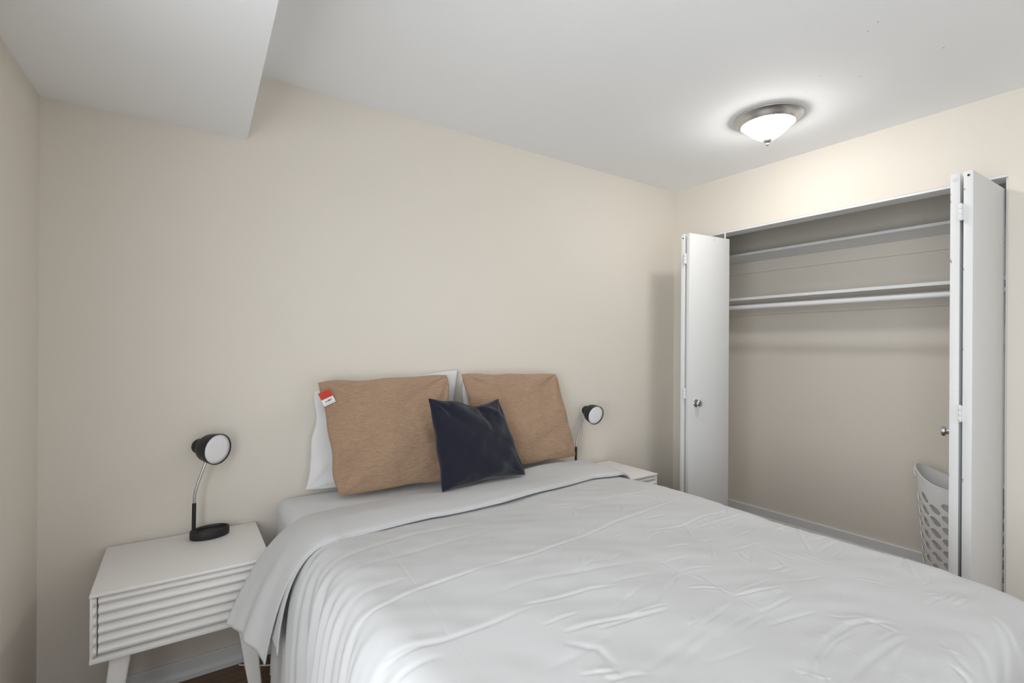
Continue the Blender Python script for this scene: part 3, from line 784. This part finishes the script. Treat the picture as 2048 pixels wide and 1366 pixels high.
def duvet_flap(root, name, lift, hemshift, bl_head, bl_hem, length, drop_head=True):
    """the turned-down band: s across the bed, t from the fold to the hem"""
    nt = 70; zt = CZ + lift
    xs = np.linspace(0.42, 1.79, 230)
    nl, nr = 70, 40
    rows = []
    tt = np.linspace(0, 1, nt)
    nf = rng_noise(31, 16, 24, 10); nf2 = rng_noise(33, 9, 120, 8)
    # top
    roll = np.clip(tt / 0.10, 0, 1)
    zroll = np.where(tt < 0.10, -(lift + 0.012) * (1 - np.sqrt(np.clip(1 - (1 - roll) ** 2, 0, 1))), 0.0)
    hemdip = -np.clip((tt - 0.93) / 0.07, 0, 1) ** 2 * (lift * 0.35)
    def y_at(x): return yfold(x) + (yhem(x) + hemshift - yfold(x)) * tt
    top = []
    for x in xs:
        y = y_at(x)
        h = 0.0035 * nf(x, y) + 0.0005 * nf2(x, y * 1.0) * np.clip((tt) * 3, 0, 1) + 0.008 * np.sin(np.pi * tt) ** 0.7 + cover_height(np.full(nt, x), y) * 0.3
        top.append(np.stack([np.full(nt, x), y, zt + h + zroll + hemdip], 1))
    # left hanging end
    leftc = []
    p0 = top[0]
    for i in range(nt):
        f = tt[i]
        pb = np.array(bl_head) * (1 - f) + np.array(bl_hem) * f
        pb = pb + np.array([0.012 * math.sin(f * 9.0), 0, 0.016 * math.sin(f * math.pi)])
        P0 = p0[i]
        P1 = np.array([0.275 - 0.035 * (1 - f), P0[1] - 0.03 * (1 - f), zt + 0.006 + zroll[i]])
        leftc.append(bez([P0, P1, pb], np.linspace(1, 0, nl)[:-1]))
    leftc = np.array(leftc)                    # nt, nl-1, 3
    hang = np.linspace(1, 0, nl)[:-1]
    fold = rng_noise(41, 5, 18, 8)
    for i in range(nt):
        leftc[i, :, 0] += 0.007 * hang ** 1.5 * fold(hang * 0.6, np.full(nl - 1, tt[i] * 1.2)) 
    # right end
    rightc = []
    p1 = top[-1]
    for i in range(nt):
        P0 = p1[i]
        rightc.append(bez([P0, (1.872, P0[1], zt + .003 + zroll[i]), (1.889, P0[1], zt - .05), (1.8925, P0[1], 0.50)], np.linspace(0, 1, nr)[1:]))
    rightc = np.array(rightc)
    G = np.concatenate([leftc.transpose(1, 0, 2), np.array(top), rightc.transpose(1, 0, 2)], 0)
    o = mesh(name, G.reshape(-1, 3), grid_faces(G.shape[0], nt), M['duvet'], root, True)
    sm = o.modifiers.new('thickness', 'SOLIDIFY'); sm.thickness = 0.005; sm.offset = -1
    return o

duvet = thing('duvet', (1.1, 1.1, MZ), 'plain white duvet with pressed creases, its top edge folded back below the pillows', 'duvet')
duvet_body(duvet)
duvet_flap(duvet, 'folded_band', 0.011, 0.0, (0.128, 1.765, 0.425), (0.206, 1.600, 0.355), 0.3)
duvet_flap(duvet, 'band_lining', 0.005, -0.006, (0.205, 1.74, 0.45), (0.236, 1.575, 0.385), 0.3)

# ------------------------------------------------------------------ pillows and cushions
def cushion(name, label, cat, group, corners, thick, mat, pinch=(.03, .03), seed=1, ear=1.0, dip=None, wr=0.004, n=72, power=0.42, bulge_low=0.0, part='body', folds=(), rnd=0.0, backf=1.0, fine=0.12, cw_=1.0):
    bl, br, tr, tl = [np.array(c, float) for c in corners]
    u = np.linspace(-1, 1, n); Ug, Vg = np.meshgrid(u, u, indexing='ij')
    # cluster samples towards the seams
    Ug = np.sin(Ug * math.pi / 2); Vg = np.sin(Vg * math.pi / 2)
    px, pz = pinch
    U2 = Ug * (1 - px * (1 - Vg ** 2) ** 0.8 * np.abs(Ug) ** 2)
    V2 = Vg * (1 - pz * (1 - Ug ** 2) ** 0.8 * np.abs(Vg) ** 2)
    cornr = 1 - rnd * (Ug * Vg) ** 6
    U2 = U2 * cornr; V2 = V2 * cornr
    rs = np.random.RandomState(seed)
    ns = rng_noise(seed + 50, 5, 5, 8); ns2 = rng_noise(seed + 60, 14, 14, 12); ns3 = rng_noise(seed + 70, 30, 30, 12)
    # wobbling seams
    U2 = U2 + 0.012 * ns(Vg * 2, Ug) * np.abs(Ug) ** 6
    V2 = V2 + 0.012 * ns(Ug * 2 + 3, Vg) * np.abs(Vg) ** 6
    if dip:
        uc, wdt, dep = dip
        V2 = V2 - dep * np.exp(-((Ug - uc) / wdt) ** 2) * np.clip((Vg + 0.2) / 1.2, 0, 1) ** 2
    a = (U2 + 1) / 2; b = (V2 + 1) / 2
    base = ((1 - a) * (1 - b))[..., None] * bl + (a * (1 - b))[..., None] * br + (a * b)[..., None] * tr + ((1 - a) * b)[..., None] * tl
    nrm = np.cross(br - bl, tl - bl); nrm /= np.linalg.norm(nrm)       # faces the room (-y)
    prof = np.clip((1 - Ug ** 2), 0, 1) * np.clip((1 - Vg ** 2), 0, 1)
    T = thick / 2 * prof ** power * (1 + bulge_low * (-Vg) * 0.5)
    # creases that run in from the corners
    cr = np.zeros_like(T)
    for cu, cv in ((-1, -1), (1, -1), (1, 1), (-1, 1)):
        dx, dy = (Ug - cu), (Vg - cv); r = np.hypot(dx, dy); th = np.arctan2(dy * -cv, dx * -cu)
        k1, k2 = rs.uniform(7, 11), rs.uniform(14, 19)
        cr += np.exp(-(r / 0.55) ** 2) * np.clip(r / .12, 0, 1) * (np.sin(k1 * th + rs.uniform(0, 6)) + 0.5 * np.sin(k2 * th + rs.uniform(0, 6)))
    fac = np.clip(prof * 6, 0, 1)
    for (x0, y0, x1, y1, am, wd) in folds:
        dx, dy = x1 - x0, y1 - y0; l2 = dx * dx + dy * dy
        t = np.clip(((Ug - x0) * dx + (Vg - y0) * dy) / l2, 0, 1)
        r = np.hypot(Ug - x0 - t * dx, Vg - y0 - t * dy)
        cr = cr + am * np.exp(-(r / wd) ** 2) * (1 - 0.5 * t)
    W = wr * cw_ * cr * fac + wr * 0.9 * ns(Ug * 1.5, Vg * 1.5) * fac + wr * 0.4 * ns2(Ug, Vg) * fac + wr * fine * ns3(Ug, Vg) * fac
    front = base + (T + W)[..., None] * nrm
    back = base - (T * backf - 0.3 * W)[..., None] * nrm
    V = np.concatenate([front.reshape(-1, 3), back.reshape(-1, 3)])
    f = grid_faces(n, n); fb = f[:, ::-1] + n * n
    uv = np.concatenate([np.stack([a, b], -1).reshape(-1, 2)] * 2)
    c = (bl + br) / 2
    root = thing(name, tuple(c), label, cat, group)
    o = mesh(part, V, np.concatenate([f[:, ::-1], fb[:, ::-1]]) if False else np.concatenate([f, fb]), mat, root, True, uvs=uv)
    bm = bmesh.new(); bm.from_mesh(o.data); bmesh.ops.remove_doubles(bm, verts=bm.verts, dist=1e-5); bmesh.ops.recalc_face_normals(bm, faces=bm.faces); bm.to_mesh(o.data); bm.free()
    for p in o.data.polygons: p.use_smooth = True
    return root, o, front, nrm

# sleeping pillows stood against the wall
pL = cushion('bed_pillow', 'white bed pillow against the wall, behind the left beige cushion', 'pillow', 'white bed pillows',
        [(0.437, 2.245, 0.672), (1.165, 2.225, 0.668), (1.188, 2.268, 1.182), (0.486, 2.268, 1.105)], 0.08, M['pillow'], (.05, .02), 2, power=.40, wr=.004, rnd=.02)
pR = cushion('bed_pillow', 'white bed pillow against the wall, behind the right beige cushion', 'pillow', 'white bed pillows',
        [(1.215, 2.225, 0.668), (1.86, 2.235, 0.670), (1.862, 2.268, 1.115), (1.212, 2.265, 1.150)], 0.08, M['pillow'], (.02, .02), 3, power=.40, wr=.004, rnd=.02)
cL = cushion('throw_cushion', 'left beige linen cushion with a red and white tag at its corner', 'cushion', 'beige linen cushions',
        [(0.541, 2.105, 0.664), (1.098, 2.075, 0.664), (1.098, 2.185, 1.166), (0.475, 2.19, 1.152)], 0.145, M['linen'], (.05, .035), 11, power=.36, wr=.006, bulge_low=.25, rnd=.024, backf=.5, fine=.22, cw_=1.5)
cR = cushion('throw_cushion', 'right beige linen cushion, plain, beside the small wall lamp side of the bed', 'cushion', 'beige linen cushions',
        [(1.255, 2.085, 0.672), (1.868, 2.105, 0.674), (1.793, 2.195, 1.155), (1.160, 2.190, 1.170)], 0.145, M['linen'], (.05, .035), 14, power=.36, wr=.006, bulge_low=.25, rnd=.024, backf=.5, fine=.22, cw_=1.5)
cR[0]['label'] = 'right beige linen cushion, untagged, nearest the closet side of the bed'
cN = cushion('throw_cushion', 'small navy blue square cushion leaning on the two beige cushions', 'cushion', None,
        [(0.903, 1.848, 0.697), (1.350, 1.883, 0.698), (1.282, 2.012, 1.048), (0.912, 2.005, 1.068)], 0.125, M['navy'], (.04, .05), 23, power=.40, wr=.004, bulge_low=.3,
        dip=(0.22, .42, .16), folds=((.24, .80, .34, .25, -3.2, .07), (.30, .75, .62, .45, -1.6, .06), (-.55, .78, -.72, .35, -1.6, .06), (-.2, .78, -.45, .55, 1.2, .07), (.45, .80, .7, .6, 1.2, .05)))

# price tag on the left cushion
tr_ = cL[0]
tc = Vector((0.505, 2.125, 1.083)); ang = R(24)
ax = Vector((math.cos(ang), -0.10, math.sin(ang))).normalized(); az = Vector((-math.sin(ang), 0.22, math.cos(ang))).normalized(); an = ax.cross(az).normalized()
if an.y > 0: an = -an
txf = lambda p: tc + ax * p.x + az * p.z + an * p.y
tg = MB().bbox(-.0245, .0245, -.0008, .0008, -.030, .030, r=.0005, seg=1).xf(txf).out('price_tag', M['card'], tr_)
tg['label'] = 'red and white price tag'
MB().box(-.0243, .0243, .0009, .0015, -.002, .0298).xf(txf).out('red_band', M['red'], tg)
MB().box(-.019, .0225, .0009, .0012, -.0255, -.0245).xf(txf).out('printed_line', M['ink'], tg)
gl = MB()
for x0, x1, z0, z1 in ((-.0125, -.0095, -.018, -.0115), (-.0095, -.0080, -.0185, -.017), (-.0060, -.0035, -.0175, -.011), (-.0025, -.0012, -.0175, -.0095), (.0002, .0042, -.0175, -.0100), (.0050, .0062, -.0185, -.0090), (.0070, .0100, -.0165, -.0105), (.0112, .0145, -.0105, -.0090), (.0135, .0150, -.0160, -.0105), (.0112, .0145, -.0175, -.0160)):
    gl.box(x0, x1, .0009, .0012, z0, z1)
gl.xf(txf).out('printed_lettering', M['ink'], tg)
# ------------------------------------------------------------------ laundry basket
def hamper():
    cu, cwd = 1.515, 0.385
    root = thing('laundry_basket', cw(cu, cwd, 0), 'tall white plastic laundry basket with leaf-shaped holes inside the closet', 'laundry basket')
    def rim(th): return 0.588 + 0.080 * abs(math.cos(th)) ** 2.6
    def pos(th, f, off=0.0):
        z = 0.012 + f * (rim(th) - 0.012)
        zz = z / 0.66
        ru = 0.158 + 0.045 * zz + off; rw = 0.135 + 0.040 * zz + off
        return cw(cu + ru * math.cos(th), cwd + rw * math.sin(th), z)
    NC, NR = 20, 8
    f0, f1 = 0.055, 0.885
    v, fs = [], []
    def put(p): v.append(tuple(p)); return len(v) - 1
    cwth = 2 * math.pi / NC; ch = (f1 - f0) / NR
    def solid(th0, th1, fa, fb, nth=3, nf=2):
        ids = [[put(pos(th0 + (th1 - th0) * i / nth, fa + (fb - fa) * j_ / nf)) for j_ in range(nf + 1)] for i in range(nth + 1)]
        for i in range(nth):
            for j_ in range(nf): fs.append((ids[i][j_], ids[i + 1][j_], ids[i + 1][j_ + 1], ids[i][j_ + 1]))
    for c in range(NC):
        t0 = c * cwth; t1 = t0 + cwth; sh = (c % 2) * ch / 2
        fa = f0 + sh; nr = NR if c % 2 == 0 else NR - 1
        if sh: solid(t0, t1, f0, f0 + sh)
        solid(t0, t1, 0.0, f0, 3, 1)
        for r in range(nr):
            ca, cb = fa + r * ch, fa + (r + 1) * ch
            tm, fm = (t0 + t1) / 2, (ca + cb) / 2
            K = 24; inner, outer = [], []
            for k in range(K):
                a = 2 * math.pi * k / K
                # pointed leaf hole, tilted
                ex = math.cos(a); ey = math.sin(a)
                lx = 0.70 * ex * cwth; lf = 0.31 * math.copysign(abs(ey) ** 1.2, ey) * ch
                tl_ = R(0)
                lx2 = lx * 0.66; lf2 = lf * 1.0 - (lx / cwth) * 0.17 * ch
                inner.append(put(pos(tm + lx2, fm + lf2)))
                s_ = max(abs(ex), abs(ey)); outer.append(put(pos(tm + ex / s_ * cwth / 2, fm + ey / s_ * ch / 2)))
            for k in range(K):
                k2 = (k + 1) % K; fs.append((outer[k], outer[k2], inner[k2], inner[k]))
        if sh: solid(t0, t1, f1 - ch + sh, f1)
        solid(t0, t1, f1, 1.0, 4, 3)
    # floor of the basket
    cc = put(cw(cu, cwd, 0.014)); rg = [put(pos(2 * math.pi * k / 48, 0.003)) for k in range(48)]
    for k in range(48): fs.append((rg[k], rg[(k + 1) % 48], cc))
    o = mesh('shell', v, fs, M['plastic'], root, False)
    bm = bmesh.new(); bm.from_mesh(o.data); bmesh.ops.remove_doubles(bm, verts=bm.verts, dist=1e-4); bmesh.ops.recalc_face_normals(bm, faces=bm.faces); bm.to_mesh(o.data); bm.free()
    sm = o.modifiers.new('thickness', 'SOLIDIFY'); sm.thickness = 0.0028; sm.offset = 0
    pts = [pos(2 * math.pi * k / 96, 1.0) for k in range(97)]
    MB().tube(pts, 0.0026, 8, False).out('rim', M['plastic'], root, smooth=True)
    for s_ in (math.pi, 0):
        th = s_; p0 = pos(th, 0.985, 0.001); p1 = pos(th, 0.955, 0.010); p2 = pos(th, 0.915, 0.011); p3 = pos(th, 0.885, 0.003)
        MB().tube(spline([p0, p1, p2, p3], 5), 0.0048, 10).out('handle_loop', M['plastic'], root, smooth=True)
hamper()

# ------------------------------------------------------------------ power cord on the floor
cpts = spline([(0.20, 2.262, .0045), (0.235, 2.235, .0035), (0.27, 2.212, .0035), (0.31, 2.19, .0035), (0.37, 2.18, .0035), (0.46, 2.20, .0035), (0.52, 2.25, .0035)], 8)
o = MB().tube([p - Vector((.3, 2.2, 0)) + Vector((.3, 2.2, 0)) for p in cpts], 0.003, 8).out('power_cord', M['plastic'], None, True, origin=(0.3, 2.2, 0))
tag(o, 'thin white power cord on the brown floor under the bed', 'cord')
